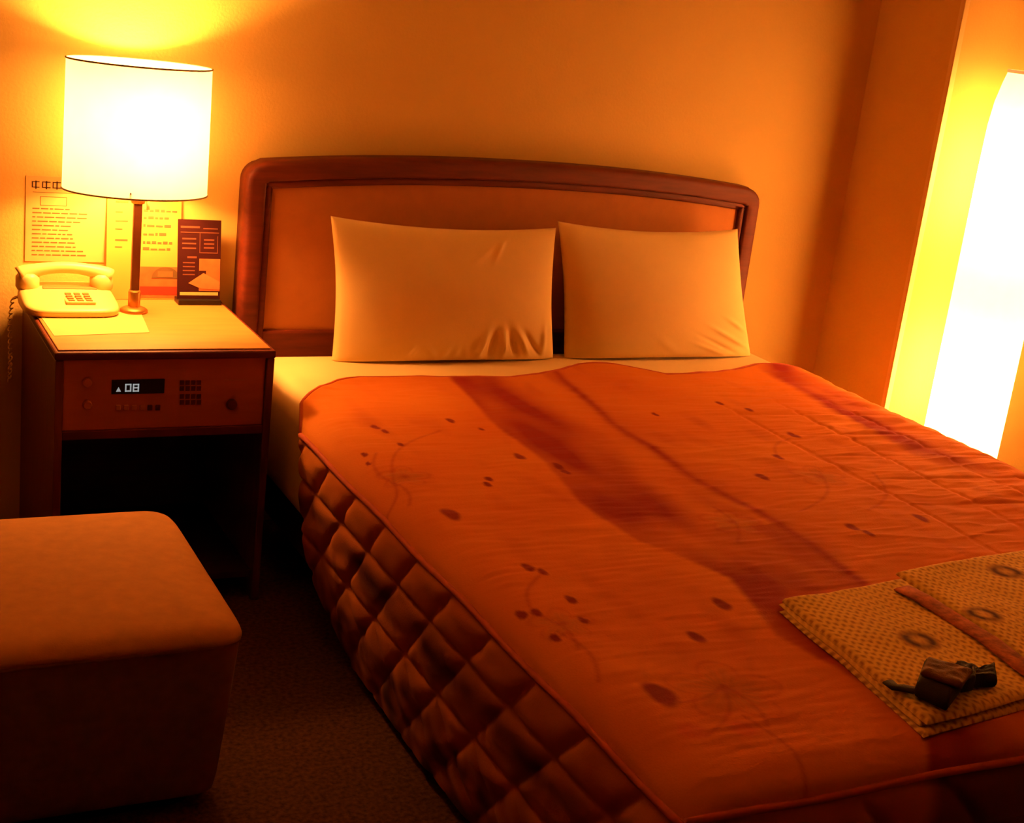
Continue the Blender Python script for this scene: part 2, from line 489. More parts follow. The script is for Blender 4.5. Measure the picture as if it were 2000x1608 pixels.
# foot drop
ns, nd = 260, 60
S, D = np.meshgrid(np.linspace(0, 1, ns), np.linspace(0, 1, nd), indexing='ij'); S = S.ravel(); D = D.ravel()
xx = BX0 + (BX1 - BX0) * S; d = D * DROP
h = quilt(xx, d); Pn = np.stack([xx, d], 1)
yy = BYF - (.016 * h + .004 * vnoise(Pn, 8.0) - .04 * D ** 1.3 - .004)
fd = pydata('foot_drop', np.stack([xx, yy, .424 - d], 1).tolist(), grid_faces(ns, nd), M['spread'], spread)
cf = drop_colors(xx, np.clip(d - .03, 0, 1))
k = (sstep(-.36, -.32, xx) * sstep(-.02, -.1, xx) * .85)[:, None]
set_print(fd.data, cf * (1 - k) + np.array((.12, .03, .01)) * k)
# piping along the sewn edges
yh0 = head_y(np.array([BX0]))[0]
def wob(a, s): return .002 * math.sin(a * 17 + s)
tube('piping', [(BX0 - .001, yy_, .4255 + wob(yy_, 0)) for yy_ in np.linspace(yh0, BYF, 60)], .0055, M['piping'], spread)
tube('piping', [(BX1 + .001, yy_, .4275) for yy_ in np.linspace(head_y(np.array([BX1]))[0], BYF, 40)], .0055, M['piping'], spread)
tube('piping', [(x_, BYF - .001, .431 + wob(x_, 1)) for x_ in np.linspace(BX0, BX1, 60)], .0055, M['piping'], spread)
zi = V if False else None
hem = []
for i in range(0, NX, 3):
    hem.append((xs[i], hy[i] + .002, float(z[i * NY + 1]) + .001))
tube('head_hem', hem, .0045, M['piping'], spread)

# ------------------------------------------------------------------ pillows
def pillow(name, c4, ybot, ytop, thick, seed, label, folds):
    """c4: TL, TR, BR, BL as (x, z); case laid over a soft filling"""
    (tl, tr, br, bl) = [np.array(c) for c in c4]
    bl[1] = max(bl[1], .458); br[1] = max(br[1], .458)
    n, mm = 120, 90; V = []; idx = {}
    root = empty(name, ((bl[0] + br[0]) / 2, ybot, bl[1]))
    tag(root, label, 'pillow')
    for side in (1, -1):
        for i in range(n):
            for j in range(mm):
                s = i / (n - 1); t = j / (mm - 1)
                # edges bow inwards between the corners
                bow = .020
                sx = s + bow * math.sin(math.pi * t) * (1 - 2 * s)
                tz = t + (.045 if side else 0) * math.sin(math.pi * s) ** .8 * (1 - 2 * t) * (1.15 if t > .5 else .5)
                p = (bl * (1 - sx) + br * sx) * (1 - tz) + (tl * (1 - sx) + tr * sx) * tz
                e = 4 * s * (1 - s); g = 4 * t * (1 - t)
                th = 1.15 * thick * (max(e, 0) ** .42) * (max(g, 0) ** (.42 if t > .5 else .17 + .5 * t)) * (1.0 - .28 * t)
                w = 0
                for (fs, ft, ang, ln, wd, am) in folds:
                    u_ = (s - fs) * math.cos(ang) + (t - ft) * math.sin(ang); v_ = -(s - fs) * math.sin(ang) + (t - ft) * math.cos(ang)
                    w += am * math.exp(-(u_ / ln) ** 2) * math.exp(-(v_ / wd) ** 2)
                w += .004 * noise.noise((s * 3 + seed, t * 3, side))
                y = ybot + (ytop - ybot) * t - side * (th * .5) - (w * min(1, e * 3) * min(1, g * 3) if side > 0 else 0)
                if side < 0:
                    y = min(y, -.066)
                V.append((p[0], y, p[1]))
    f1 = grid_faces(n, mm); f2 = [tuple(reversed(f)) for f in grid_faces(n, mm, n * mm)]
    o = pydata('pillowcase', V, f1 + f2, M['pillow'], root)
    bm = bmesh.new(); bm.from_mesh(o.data); bmesh.ops.remove_doubles(bm, verts=bm.verts, dist=.0006)
    bmesh.ops.recalc_face_normals(bm, faces=bm.faces); bm.to_mesh(o.data); bm.free()
    o.data.polygons.foreach_set('use_smooth', [True] * len(o.data.polygons))
    pts = []
    return root
def pz(u, v, y=-.13): q = on(u, v, 1, y); return (q[0], q[2])
fl = [(.44 + .055 * k, .05, 1.2 + .2 * k, .07, .016, .006) for k in range(4)] + [(.93, .16, 1.5, .12, .014, .009), (.62, .82, .9, .12, .02, .004), (.735, .95, 1.25, .05, .010, -.008)] + [(.62 + .05 * k, .14, 1.35 + .12 * k, .10, .012, .011 * (-1) ** k) for k in range(6)] + [(.72, .9, 1.3, .10, .012, .008), (.30, .05, 1.2, .08, .012, .005), (.40, .06, 1.9, .07, .012, .005)]
pillow('pillow', [pz(650, 424), pz(1092, 447), pz(1081, 708, -.16), pz(649, 708, -.16)], -.155, -.115, .125, 1.0,
       'white pillow by the bedside table, creased along its lower edge', fl)
fr = [(.86, .17, 2.45, .13, .014, .008), (.80, .10, 2.5, .12, .012, -.006), (.92, .26, 2.35, .10, .014, .007), (.76, .06, 2.6, .10, .012, .006), (.5, .1, 2.2, .1, .03, .003)]
pillow('pillow', [pz(1095, 434), pz(1447, 449), pz(1466, 699, -.16), pz(1103, 708, -.16)], -.155, -.115, .125, 5.0,
       'white pillow nearer the wall pillar, creased at its lower outer corner', fr)

# ------------------------------------------------------------------ nightstand with radio panel
NX0, NX1, NYF, NYB, NH = -1.196, -.7505, -.451, -.008, .572
ns_ = tag(empty('nightstand', ((NX0 + NX1) / 2, (NYF + NYB) / 2, 0)), 'reddish wood bedside table with built-in radio panel and open bay', 'nightstand')
bm = bmesh.new(); add_box(bm, NX0, NX1, NYF, NYB, NH - .020, NH - .003, .005, 3)
build('top_edge', bm, M['wood'], ns_)
box('top_surface', NX0 + .008, NX1 - .010, NYF + .012, NYB - .002, NH - .006, NH, M['top'], ns_, .0015)
box('side_panel', NX0 + .002, NX0 + .018, NYF + .004, NYB, 0, NH - .020, M['wood_v'], ns_, .002)
box('side_panel', NX1 - .018, NX1 - .002, NYF + .004, NYB, 0, NH - .020, M['wood_v'], ns_, .002)
box('back_panel', NX0 + .018, NX1 - .018, NYB - .012, NYB, .04, NH - .020, M['wood_dark'], ns_)
box('bottom_shelf', NX0 + .018, NX1 - .018, NYF + .02, NYB - .012, .05, .066, M['wood_dark'], ns_, .002)
box('lower_rail', NX0 + .018, NX1 - .018, NYF + .006, NYF + .022, .386, .404, M['wood'], ns_, .002)
box('radio_floor', NX0 + .018, NX1 - .018, NYF + .022, NYB - .012, .386, .398, M['wood_dark'], ns_)
YP = NYF + .012
panel = box('radio_panel', NX0 + .018, NX1 - .018, YP, YP + .012, .404, NH - .020, M['front'], ns_, .0015)
def pp(u, v):
    q = on(u, v, 1, YP); return q[0], q[2]
def plate(name, u0, u1, v0, v1, m, dep=.002, parent=None, bev=.0006):
    a = pp(u0, (v0 + v1) / 2); b = pp(u1, (v0 + v1) / 2); c = pp((u0 + u1) / 2, v1); d_ = pp((u0 + u1) / 2, v0)
    return box(name, a[0], b[0], YP - dep, YP + .001, c[1], d_[1], m, parent, bev)
disp = plate('display', 218, 321, 741, 769, M['black'], .002, panel)
# lit marks on the display: a small triangle and two digits
def seg_digit(cx, cz, w, h, on_, name='digit'):
    bm = bmesh.new(); t = w * .22
    S_ = {'a': (cx - w / 2, cx + w / 2, cz + h / 2 - t, cz + h / 2), 'g': (cx - w / 2, cx + w / 2, cz - t / 2, cz + t / 2), 'd': (cx - w / 2, cx + w / 2, cz - h / 2, cz - h / 2 + t),
          'f': (cx - w / 2, cx - w / 2 + t, cz, cz + h / 2), 'b': (cx + w / 2 - t, cx + w / 2, cz, cz + h / 2), 'e': (cx - w / 2, cx - w / 2 + t, cz - h / 2, cz), 'c': (cx + w / 2 - t, cx + w / 2, cz - h / 2, cz)}
    for k in on_:
        a, b, c, d = S_[k]; add_box(bm, a, b, YP - .0026, YP - .0015, c, d)
    return build(name, bm, M['glow'], panel)
c1 = pp(250, 757); c2 = pp(265, 757)
seg_digit(c1[0], c1[1], .0125, .0165, 'abcdef'); seg_digit(c2[0], c2[1], .0125, .0165, 'abcdefg')
tr_ = pp(231, 760)
pydata('triangle_mark', [(tr_[0] - .005, YP - .0026, tr_[1] - .005), (tr_[0] + .005, YP - .0026, tr_[1] - .005), (tr_[0], YP - .0026, tr_[1] + .005)], [(0, 1, 2)], M['glow'], panel, False)
for r_ in range(2):
    for k in range(4):
        for q in range(2):
            u0 = 351 + k * 11; v0 = (743 if r_ == 0 else 770) + q * 11.5
            plate('speaker_slot', u0, u0 + 8.5, v0, v0 + 9, M['wood'], .0008, panel, 0)
for k in range(6):
    u0 = 226 + k * 15.5
    plate('button', u0, u0 + 9, 791, 801, M['pink_ink'] if k < 4 else M['wood'], .004, panel, .001)
def knob(u, v, r, m):
    cx, cz = pp(u, v); n = 24; V = []; prof = [(r, 0), (r, .007), (r * .85, .010), (0.0001, .010)]
    for k in range(n):
        a = 2 * math.pi * k / n
        for rr, dy in prof: V.append((cx + rr * math.cos(a), YP - dy, cz + rr * math.sin(a)))
    o = pydata('knob', V, grid_faces(n, 4, closed_u=True), m, panel, False); return o
knob(170, 746, .009, M['front']); knob(170, 790, .009, M['front']); knob(452, 789, .011, M['wood'])
plate('print_line', 438, 476, 741, 744, M['pink_ink'], .0005, panel, 0)

# ------------------------------------------------------------------ bedside lamp
LX, LY = -.979, -.135
lamp = tag(empty('table_lamp', (LX, LY, NH)), 'lit oval drum shade lamp on a brown post, on the bedside table', 'lamp')
lathe('lamp_base', [(0.0001, NH), (.030, NH), (.030, NH + .005), (.025, NH + .009), (.012, NH + .014), (0.0001, NH + .014)], LX, LY, M['brass'], lamp, 32)
box('post', LX - .009, LX + .009, LY - .006, LY + .006, NH + .012, .815, M['stem'], lamp, .0015)
lathe('sleeve', [(.013, NH + .012), (.0135, NH + .045), (.011, NH + .05), (.011, NH + .012)], LX, LY, M['brass'], lamp, 20)
lathe('socket', [(.0001, .812), (.014, .812), (.016, .818), (.016, .862), (.0001, .862)], LX, LY, M['brass'], lamp, 20)
tube('pull_switch', [(LX + .016, LY - .004, .832), (LX + .020, LY - .006, .815), (LX + .021, LY - .006, .80)], .0035, M['phone'], lamp, 8)
SCX, SCY, SA, SB, SZ0, SZ1 = -.985, -.135, .152, .112, .838, 1.106
n = 96; V = []
for k in range(n):
    a = 2 * math.pi * k / n
    for z_, s_ in ((SZ0, 1.0), (SZ0 + .09, .995), (SZ0 + .18, .99), (SZ1, .985)):
        V.append((SCX + SA * s_ * math.cos(a), SCY + SB * s_ * math.sin(a), z_))
pydata('lamp_shade', V, grid_faces(n, 4, closed_u=True), M['shade'], lamp)
for z_, s_ in ((SZ0, 1.0), (SZ1, .985)):
    tube('shade_trim', [(SCX + SA * s_ * 1.002 * math.cos(a), SCY + SB * s_ * 1.002 * math.sin(a), z_) for a in np.linspace(0, 2 * math.pi, 72, endpoint=False)], .0020, M['rim'], lamp, 8, closed=True)
for a in (0.3, 0.3 + 2 * math.pi / 3, 0.3 + 4 * math.pi / 3):
    tube('shade_spoke', [(LX, LY, .858), (SCX + SA * math.cos(a), SCY + SB * math.sin(a), SZ0 + .012)], .0018, M['brass'], lamp, 6)
def bulb(parent, x, y, z, power, radius):
    L = bpy.data.lights.new('bulb_light', 'POINT'); L.energy = power; L.color = LIGHT_COL; L.shadow_soft_size = radius
    o = bpy.data.objects.new('bulb_light', L); col.objects.link(o); o.location = (x, y, z)
    o.parent = parent; o.matrix_parent_inverse = Matrix.Translation(parent.location).inverted()
bulb(lamp, LX, LY, .915, BULB_BEDSIDE * .37, .03)
bulb(lamp, LX, LY, 1.015, BULB_BEDSIDE * .63, .03)

# ------------------------------------------------------------------ floor lamp by the pillar
FX, FY, FR = 1.193, -.490, .102
fl_ = tag(empty('floor_lamp', (FX, FY, 0)), 'tall glowing white paper column lamp standing beside the wall pillar', 'lamp')
lathe('lamp_base', [(.0001, 0), (.105, 0), (.108, .006), (.108, .02), (.100, .028), (.0001, .028)], FX, FY, M['wood_dark'], fl_, 40)
prof = [(FR, .03), (FR, .3), (FR, .7), (FR, 1.05), (FR * .99, 1.15), (FR * .94, 1.21), (FR * .84, 1.26), (FR * .76, 1.290)]
lathe('paper_shade', prof, FX, FY, M['paper_shade'], fl_, 64)
lathe('top_ring', [(FR * .76 - .004, 1.286), (FR * .76 + .003, 1.286), (FR * .76 + .003, 1.294), (FR * .76 - .004, 1.294), (FR * .76 - .004, 1.286)], FX, FY, M['paper_shade'], fl_, 64)
lathe('post', [(.0001, .028), (.008, .028), (.008, .40), (.0001, .40)], FX, FY, M['brass'], fl_, 12)
bulb(fl_, FX, FY, 1.0, BULB_FLOOR_HIGH, .03)
bulb(fl_, FX, FY, .45, BULB_FLOOR_LOW, .03)

# ------------------------------------------------------------------ telephone
ph = tag(empty('telephone', (-1.105, -.10, NH)), 'cream desk telephone with handset, beside the lamp post', 'telephone')
PX0, PX1, PYF, PYB = -1.214, -1.014, -.196, -.022
n, mm = 44, 34; V = []
def superell(a, p=4.0):
    c, s = math.cos(a), math.sin(a)
    return math.copysign(abs(c) ** (2 / p), c), math.copysign(abs(s) ** (2 / p), s)
pcx, pcy, pa, pb = (PX0 + PX1) / 2, (PYF + PYB) / 2, (PX1 - PX0) / 2, (PYB - PYF) / 2
rings = [(.94, 0.0), (.985, .003), (1.0, .010), (1.0, .018), (.985, .026), (.95, .032), (.85, .036), (.55, .0375), (.02, .038)]
nk = 64
for k in range(nk):
    a = 2 * math.pi * k / nk; cx_, cy_ = superell(a, 4.5)
    for s_, h_ in rings:
        yy_ = pcy + pb * s_ * cy_
        slope = .35 + .75 * ((yy_ - PYF) / (PYB - PYF))        # higher at the back
        V.append((pcx + pa * s_ * cx_, yy_, NH + .0005 + h_ * (slope if h_ > .012 else 1) + (.005 if h_ > .012 else 0)))
fc = grid_faces(nk, len(rings), closed_u=True) + [tuple(k * len(rings) for k in range(nk))[::-1], tuple(k * len(rings) + len(rings) - 1 for k in range(nk))]
body = pydata('phone_body', V, fc, M['phone'], ph)
# handset lying along the back
hp = []
for t in np.linspace(0, 1, 28):
    x_ = PX0 + .006 + (PX1 - PX0 - .012) * t
    hp.append((x_, -.060, NH + .060 + .020 * math.sin(math.pi * t) ** .7))
hand = tube('handset', hp, lambda t: .0125 + .008 * (abs(2 * t - 1) ** 3), M['phone'], ph, 14)
for xx_ in (PX0 + .022, PX1 - .022):
    lathe('ear_cup', [(.0001, NH + .030), (.021, NH + .030), (.025, NH + .038), (.025, NH + .058), (.018, NH + .068), (.0001, NH + .069)], xx_, -.060, M['phone'], hand, 24)
box('cradle', -1.165, -1.048, -.085, -.035, NH + .028, NH + .040, M['phone_dark'], body, .004)
kp = box('keypad', -1.128, -1.066, -.168, -.100, NH + .0235, NH + .0295, M['phone'], body, .002)
for i in range(3):
    for j in range(4):
        zc = NH + .0285 + .0012 * j
        kx, ky = -1.122 + i * .0185, -.162 + j * .0155
        box('key', kx, kx + .013, ky, ky + .010, zc - .001, zc + .0035, M['phone_dark'], kp, .001)
plate_y = -.19
# coiled cord over the table side
cp_ = []
base_pts = [Vector((-1.206, -.075, NH + .02)), Vector((-1.222, -.060, NH + .010)), Vector((-1.226, -.045, .53)), Vector((-1.222, -.030, .47)), Vector((-1.220, -.022, .42)), Vector((-1.222, -.03, .385)), Vector((-1.224, -.05, .40)), Vector((-1.224, -.055, .46))]
for i in range(len(base_pts) - 1):
    for q in range(28):
        t = q / 28; p = base_pts[i].lerp(base_pts[i + 1], t); a = (i * 28 + q) * 2 * math.pi / 7
        cp_.append(p + Vector((.0035 * math.cos(a), .0055 * math.sin(a), .0025 * math.cos(a))))
tube('coiled_cord', cp_, .0016, M['phone'], ph, 6)

# ------------------------------------------------------------------ papers, card
def quad_strip(bm, x0, x1, y, z0, z1):
    v = [bm.verts.new(c) for c in ((x0, y, z0), (x1, y, z0), (x1, y, z1), (x0, y, z1))]; bm.faces.new(v)
wp = tag(empty('wall_notice', (-1.104, -.001, .65)), 'pale printed notice sheet taped to the wall behind the telephone', 'notice')
box('sheet', -1.190, -1.020, -.0022, -.0004, .652, .840, M['paper'], wp)
bm = bmesh.new(); yk = -.0026
for cx_, w_ in ((-1.170, .016), (-1.148, .018), (-1.126, .018), (-1.104, .016)):          # heading characters
    quad_strip(bm, cx_ - w_ / 2, cx_ + w_ / 2, yk, .8265, .8285); quad_strip(bm, cx_ - w_ / 2, cx_ + w_ / 2, yk, .8145, .8165)
    quad_strip(bm, cx_ - w_ / 2, cx_ - w_ / 2 + .0026, yk, .8165, .8265); quad_strip(bm, cx_ - .001, cx_ + .002, yk, .8120, .8300)
tag(build('heading', bm, M['ink'], wp), kind='stuff')
bm = bmesh.new(); rr = random.Random(3)
quad_strip(bm, -1.176, -1.060, yk, .8045, .8056)
for a, b, c, d in ((-1.160, -1.105, .795, .7962), (-1.160, -1.105, .776, .7772)): quad_strip(bm, a, b, yk, c, d)
for a in (-1.160, -1.105): quad_strip(bm, a, a + .0012, yk, .776, .7962)
for k in range(12):
    z_ = .768 - k * .0093; x_ = -1.176
    while x_ < -1.05 - rr.random() * .05:
        w_ = .006 + rr.random() * .016; quad_strip(bm, x_, x_ + w_, yk, z_, z_ + .0026); x_ += w_ + .003
tag(build('text_lines', bm, M['ink_soft'], wp), kind='stuff')

lf = tag(empty('leaflet', (-.934, -.02, NH)), 'yellow leaflet with red picture strip, leaning on the wall behind the lamp post', 'leaflet')
def lean_y(z_, front=0.0): return -.022 + .017 * (z_ - NH) / .235 - front
def lbox(name, x0, x1, z0, z1, th, m, parent, off=0.0):
    V = []
    for yo in (off + th, off):
        for x_, z_ in ((x0, z0), (x1, z0), (x1, z1), (x0, z1)): V.append((x_, lean_y(z_) - yo, z_))
    return pydata(name, V, [(0, 1, 2, 3), (7, 6, 5, 4), (0, 4, 5, 1), (1, 5, 6, 2), (2, 6, 7, 3), (3, 7, 4, 0)], m, parent, False)
lbox('sheet', -1.018, -.853, NH + .001, .806, .0016, M['paper_y'], lf)
lbox('picture_ground', -.945, -.855, NH + .004, .648, .0003, M['orange_ink'], lf, .0017)
lbox('picture_band', -.943, -.857, NH + .012, .603, .0003, M['red_ink'], lf, .0021)
bm = bmesh.new(); cxx, czz = -.885, .622
ring = [bm.verts.new((cxx + .032 * math.cos(a), lean_y(czz + .026 * max(0, math.sin(a))) - .0027, czz + .026 * max(0, math.sin(a)))) for a in np.linspace(0, math.pi, 18)]
bm.faces.new(ring); build('picture_dome', bm, M['olive_ink'], lf)
lbox('picture_dome_window', cxx - .018, cxx + .016, czz + .003, czz + .016, .0003, M['orange_ink'], lf, .0030)
bm = bmesh.new()
def ltext(x0, x1, z0, h):
    v = [bm.verts.new(c) for c in ((x0, lean_y(z0) - .0021, z0), (x1, lean_y(z0) - .0021, z0), (x1, lean_y(z0 + h) - .0021, z0 + h), (x0, lean_y(z0 + h) - .0021, z0 + h))]; bm.faces.new(v)
for z_ in (.772, .756, .738, .719, .700, .686):
    x_ = -.938
    while x_ < -.868 - rr.random() * .02:
        w_ = .005 + rr.random() * .012; ltext(x_, x_ + w_, z_, .0035 + rr.random() * .003); x_ += w_ + .003
for k, z_ in enumerate((.790, .768, .748, .730, .705, .690)):
    ltext(-1.000, -.972 - .012 * (k % 2), z_, .004 if k in (0, 4) else .0026)
tag(build('text_lines', bm, M['ink_soft'], lf), kind='stuff')

# dark menu card in a small stand
cd = tag(empty('card_stand', (-.815, -.045, NH)), 'dark maroon menu card in a small stand on the bedside table', 'card')
CX0, CX1 = -.866, -.767
def cbox(name, x0, x1, z0, z1, th, m, off=0.0, parent=cd):
    V = []
    f = lambda z_: -.058 + .026 * (z_ - NH) / .19
    for yo in (off + th, off):
        for x_, z_ in ((x0, z0), (x1, z0), (x1, z1), (x0, z1)): V.append((x_, f(z_) - yo, z_))
    return pydata(name, V, [(0, 1, 2, 3), (7, 6, 5, 4), (0, 4, 5, 1), (1, 5, 6, 2), (2, 6, 7, 3), (3, 7, 4, 0)], m, parent, False)
card = cbox('card', CX0, CX1, NH + .012, .762, .003, M['card'])
box('stand_foot', CX0, CX1, -.074, -.032, NH, NH + .012, M['black'], cd, .002)
W = CX1 - CX0
def cx(s): return CX0 + W * s
def cz(t): return NH + .012 + (.762 - NH - .012) * t
cbox('print_bar', cx(.06), cx(.95), cz(.045), cz(.085), .0003, M['paper'], .0031, card)
cbox('photo', cx(.50), cx(.99), cz(.10), cz(.51), .0003, M['orange_ink'], .0031, card)
cbox('photo_dark_patch', cx(.50), cx(.66), cz(.29), cz(.36), .0003, M['card'], .0035, card)  # darker printed patch in the card's picture
V = [(cx(.25), 0, cz(.20)), (cx(.60), 0, cz(.33)), (cx(.99), 0, cz(.22)), (cx(.99), 0, cz(.12)), (cx(.55), 0, cz(.13))]
V = [(a, -.058 + .026 * (c - NH) / .19 - .0039, c) for a, b, c in V]
pydata('photo_pale_patch', V, [(0, 4, 3, 2, 1)], M['pink_ink'], card, False)  # paler printed shape across the card's picture
bm = bmesh.new()
def cl(x0, x1, z0, z1):
    f = lambda z_: -.058 + .026 * (z_ - NH) / .19 - .0034
    v = [bm.verts.new(c) for c in ((x0, f(z0), z0), (x1, f(z0), z0), (x1, f(z1), z1), (x0, f(z1), z1))]; bm.faces.new(v)
cl(cx(.06), cx(.95), cz(.835), cz(.846)); cl(cx(.06), cx(.50), cz(.895), cz(.92)); cl(cx(.58), cx(.92), cz(.885), cz(.90))
cl(cx(.50), cx(.515), cz(.58), cz(.84)); cl(cx(.52), cx(.93), cz(.58), cz(.592)); cl(cx(.915), cx(.93), cz(.58), cz(.80))
for k in range(3): cl(cx(.10), cx(.42), cz(.63 + .06 * k), cz(.65 + .06 * k)); cl(cx(.60), cx(.84), cz(.64 + .05 * k), cz(.66 + .05 * k))
cl(cx(.22), cx(.44), cz(.515), cz(.54))
for k in range(4): cl(cx(.12), cx(.40), cz(.30 + .05 * k), cz(.315 + .05 * k))
tag(build('print_lines', bm, M['card_edge'], card), kind='stuff')

# memo sheet on the table top
q = [on(u, v, 2, NH) for u, v in ((75, 614), (274, 609), (292, 650), (106, 657))]
V = [(p[0], p[1], NH + .0008) for p in q] + [(p[0], p[1], NH + .0002) for p in q]
V[0] = (-1.182, -.165, NH + .0008); V[4] = (-1.182, -.165, NH + .0002)
ms = pydata('memo_sheet', V, [(3, 2, 1, 0), (4, 5, 6, 7), (0, 1, 5, 4), (1, 2, 6, 5), (2, 3, 7, 6), (3, 0, 4, 7)], M['paper'], None, False)
tag(ms, 'blank pale sheet of paper lying in front of the telephone', 'paper')

# ------------------------------------------------------------------ stool
SX0, SX1, SYF, SYB, SH = -1.500, -1.018, -1.235, -.690, .345
st = tag(empty('stool', ((SX0 + SX1) / 2, (SYF + SYB) / 2, 0)), 'square tan upholstered stool with padded top, near the nightstand', 'stool')
def loft(name, rings_, m, p=12.0, nk=96, cap=True):
    V = []; cx_, cy_ = (SX0 + SX1) / 2, (SYF + SYB) / 2; ax, ay = (SX1 - SX0) / 2, (SYB - SYF) / 2
    for k in range(nk):
        a = 2 * math.pi * k / nk; c, s = superell(a, p)
        for (inx, z_) in rings_: V.append((cx_ + (ax - inx) * c, cy_ + (ay - inx) * s, z_))
    nr = len(rings_)
    fc = grid_faces(nk, nr, closed_u=True) + [tuple(k * nr for k in range(nk))[::-1], tuple(k * nr + nr - 1 for k in range(nk))]
    return pydata(name, V, fc, m, st)
loft('plinth', [(.060, 0), (.060, .035)], M['black'])
loft('body', [(.034, .030), (.026, .034), (.022, .06), (.012, .18), (.003, .302), (.006, .310)], M['stool_shaded'])
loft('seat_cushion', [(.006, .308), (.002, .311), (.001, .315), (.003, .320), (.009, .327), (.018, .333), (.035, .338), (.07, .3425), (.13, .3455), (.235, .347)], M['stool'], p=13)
loft('piping', [(.003, .305), (.000, .307), (.000, .310), (.003, .313), (.006, .309), (.003, .305)], M['stool_shaded'], p=11, cap=False)

# ------------------------------------------------------------------ robe and sash on the bed
RZ = ZT + .006
rb = tag(empty('folded_robe', (.05, -1.68, ZT)), 'folded yukata robe with wavy pattern and ring motifs, laid on the bedspread', 'robe')
A = px_bed([(1528, 1172)], RZ + .011)[0]; B = px_bed([(1814, 1418)], RZ + .008)[0]; C2 = px_bed([(2000, 1082)], RZ + .013)[0]
exv = C2 - A; exv /= np.linalg.norm(exv); eyv = B - A
LY_ = np.linalg.norm(eyv); eyv = eyv / LY_
WX_ = .74
def rob(u, v): return A + exv * u * WX_ + eyv * v * LY_
MOT = [tuple(px_bed([m_], RZ + .016)[0]) for m_ in ((1795, 1252), (1920, 1204), (1965, 1118), (2060, 1290), (2120, 1140))]
def robe_color(P, u, v):
    base = np.array((.86, .64, .18)); line = np.array((.24, .07, .015))
    n1 = vnoise(P, 20.0)
    ph_ = (v * LY_ + .005 * np.sin(u * WX_ * 2 * math.pi / .020) + .004 * n1) / .017
    k = np.clip(.5 + .9 * np.cos(2 * math.pi * ph_), 0, 1) * (.55 + .45 * np.sin(u * WX_ * 2 * math.pi / .0105))
    c = base * (1 - .8 * k[:, None]) + line * (.8 * k[:, None])
    for mx, my in MOT:
        q = P - np.array((mx, my)); rr_ = np.sqrt((q[:, 0] / 1.0) ** 2 + (q[:, 1] / 1.0) ** 2); an = np.arctan2(q[:, 1], q[:, 0])
        halo = sstep(.036, .030, rr_)[:, None] * .6; c = c * (1 - halo) + np.array((.62, .33, .10)) * halo
        k2 = (np.exp(-((rr_ - .020) / .0085) ** 2) * (.7 + .3 * (np.abs(np.sin(an)) < .8)))[:, None]
        c = c * (1 - k2) + np.array((.05, .012, .014)) * k2
    return c
def robe_layer(name, u0, u1, v0, v1, z0, th, seed, dens=260, curl=0.0, parent=rb):
    nu_, nv_ = max(8, int((u1 - u0) * dens)), max(8, int((v1 - v0) * dens * .62))
    U, Vv = np.meshgrid(np.linspace(u0, u1, nu_), np.linspace(v0, v1, nv_), indexing='ij'); U = U.ravel(); Vv = Vv.ravel()
    P = np.array([rob(a, b) for a, b in zip(U, Vv)])
    P = P + np.stack([.006 * vnoise(P + seed, 7.0), .006 * vnoise(P + seed + 3, 7.0)], 1)
    e = np.minimum(np.minimum(U - u0, u1 - U) * WX_, np.minimum(Vv - v0, v1 - Vv) * LY_)
    rr_ = np.clip(e / .014, 0, 1)
    zt = z0 + th * (np.sqrt(np.clip(1 - (1 - rr_) ** 2, 0, 1))) + .004 * vnoise(P + seed, 6.0) + .002 * vnoise(P + seed, 18.0)
    zt = np.maximum(zt, z0 + .001)
    Vt = np.concatenate([np.column_stack([P, zt]), np.column_stack([P, np.full(len(P), z0)])])
    f1 = grid_faces(nu_, nv_); n_ = nu_ * nv_
    # border ring closes the slab
    rim = [i * nv_ for i in range(nu_)] + [(nu_ - 1) * nv_ + j for j in range(1, nv_)] + [i * nv_ + nv_ - 1 for i in range(nu_ - 2, -1, -1)] + [j for j in range(nv_ - 2, 0, -1)]
    f3 = [(rim[i], rim[(i + 1) % len(rim)], rim[(i + 1) % len(rim)] + n_, rim[i] + n_) for i in range(len(rim))]
    f2 = [tuple(n_ + k for k in reversed(f)) for f in f1]
    o = pydata(name, Vt.tolist(), f1 + f2 + f3, M['robe'], parent)
    bm = bmesh.new(); bm.from_mesh(o.data); bmesh.ops.recalc_face_normals(bm, faces=bm.faces); bm.to_mesh(o.data); bm.free()
    o.data.polygons.foreach_set('use_smooth', [True] * len(o.data.polygons))
    cc = robe_color(P, U, Vv); set_print(o.data, np.concatenate([cc, cc]))
    return o
robe_layer('fold', -.012, 1.0, .02, 1.008, ZT + .001, .007, 1.0)
robe_layer('fold', -.005, .98, .0, .975, ZT + .008, .006, 4.0)
robe_layer('fold', .0, .365, .005, 1.0, ZT + .0135, .008, 8.0)
robe_layer('fold', .372, 1.0, -.05, 1.0, ZT + .0135, .010, 12.0)
# dark patterned collar band running down the middle
cpx = px_bed([(1762, 1150), (1800, 1170), (1850, 1200), (1890, 1226), (1930, 1252), (1965, 1277), (1998, 1303), (2040, 1336)], ZT + .0235)
cb = [(p[0], p[1], ZT + .0245 + .001 * math.sin(i * 2)) for i, p in enumerate(cpx)]
M['collar'] = mat('collar_cloth', (.36, .09, .025), .9, .5, 70, bump=.4, bscale=300)
tube('collar_band', cb, .021, M['collar'], rb, 12, flat=.16)

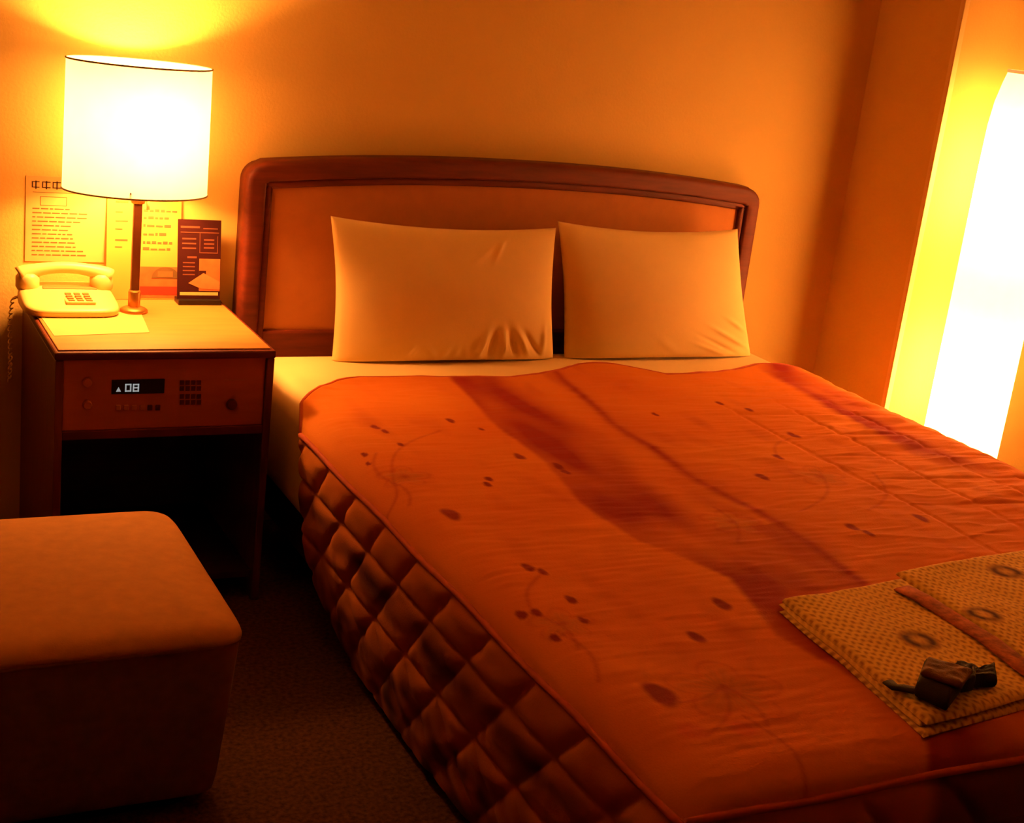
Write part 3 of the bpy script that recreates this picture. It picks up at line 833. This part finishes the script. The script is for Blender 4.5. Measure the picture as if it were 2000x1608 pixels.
# rolled sash bundle
sb = tag(empty('waist_sash', (-.12, -1.8, ZT + .03)), 'dark cloth sash folded into a bundle on top of the robe', 'sash')
SZ_ = ZT + .0235
def soft_block(name, pts, z0, z1, m, seed, parent=sb):
    """soft folded pad from a four-cornered outline"""
    pts = [np.array(p) for p in pts]; nu_, nv_ = 30, 24; V = []
    for side in (0, 1):
        for i in range(nu_):
            for j in range(nv_):
                s, t = i / (nu_ - 1), j / (nv_ - 1)
                p = (pts[0] * (1 - s) + pts[1] * s) * (1 - t) + (pts[3] * (1 - s) + pts[2] * s) * t
                e = min(s, 1 - s, t, 1 - t) * 5
                k = math.sqrt(max(0, 1 - (1 - min(1, e)) ** 2))
                zm = (z0 + z1) / 2; hh = (z1 - z0) / 2 * (.25 + .75 * k)
                z_ = zm + hh if side == 0 else zm - hh
                z_ += .0025 * noise.noise((s * 4 + seed, t * 5, side)) * k * (side == 0)
                V.append((p[0], p[1], z_))
    n_ = nu_ * nv_; f1 = grid_faces(nu_, nv_)
    rim = [i * nv_ for i in range(nu_)] + [(nu_ - 1) * nv_ + j for j in range(1, nv_)] + [i * nv_ + nv_ - 1 for i in range(nu_ - 2, -1, -1)] + [j for j in range(nv_ - 2, 0, -1)]
    f3 = [(rim[i], rim[(i + 1) % len(rim)], rim[(i + 1) % len(rim)] + n_, rim[i] + n_) for i in range(len(rim))]
    o = pydata(name, V, f1 + [tuple(n_ + k for k in reversed(f)) for f in f1] + f3, m, parent)
    bm = bmesh.new(); bm.from_mesh(o.data); bmesh.ops.recalc_face_normals(bm, faces=bm.faces); bm.to_mesh(o.data); bm.free()
    o.data.polygons.foreach_set('use_smooth', [True] * len(o.data.polygons))
    return o
def sp(u, v, z_=SZ_ + .02): return on(u, v, 2, z_)[:2]
soft_block('folded_cloth', [sp(1788, 1340), sp(1853, 1372), sp(1895, 1318), sp(1806, 1290)], SZ_, SZ_ + .030, M['darkcloth'], 1)
soft_block('wrapped_band', [sp(1798, 1316, SZ_ + .034), sp(1878, 1344, SZ_ + .034), sp(1900, 1312, SZ_ + .034), sp(1812, 1286, SZ_ + .034)], SZ_ + .028, SZ_ + .040, M['sashband'], 2)
soft_block('tail', [sp(1880, 1335), sp(1905, 1328), sp(1912, 1302), sp(1868, 1288)], SZ_, SZ_ + .024, M['darkcloth'], 3)
soft_block('tail', [sp(1892, 1322), sp(1950, 1322), sp(1944, 1290), sp(1906, 1306)], SZ_, SZ_ + .022, M['darkcloth'], 4)
tp = [(*on(u, v, 2, SZ_ + .006)[:2], SZ_ + h_) for u, v, h_ in ((1800, 1352, .008), (1782, 1348, .006), (1765, 1343, .005), (1748, 1340, .004), (1735, 1330, .004))]
tube('strap', tp, .010, M['darkcloth'], sb, 10, flat=.35)
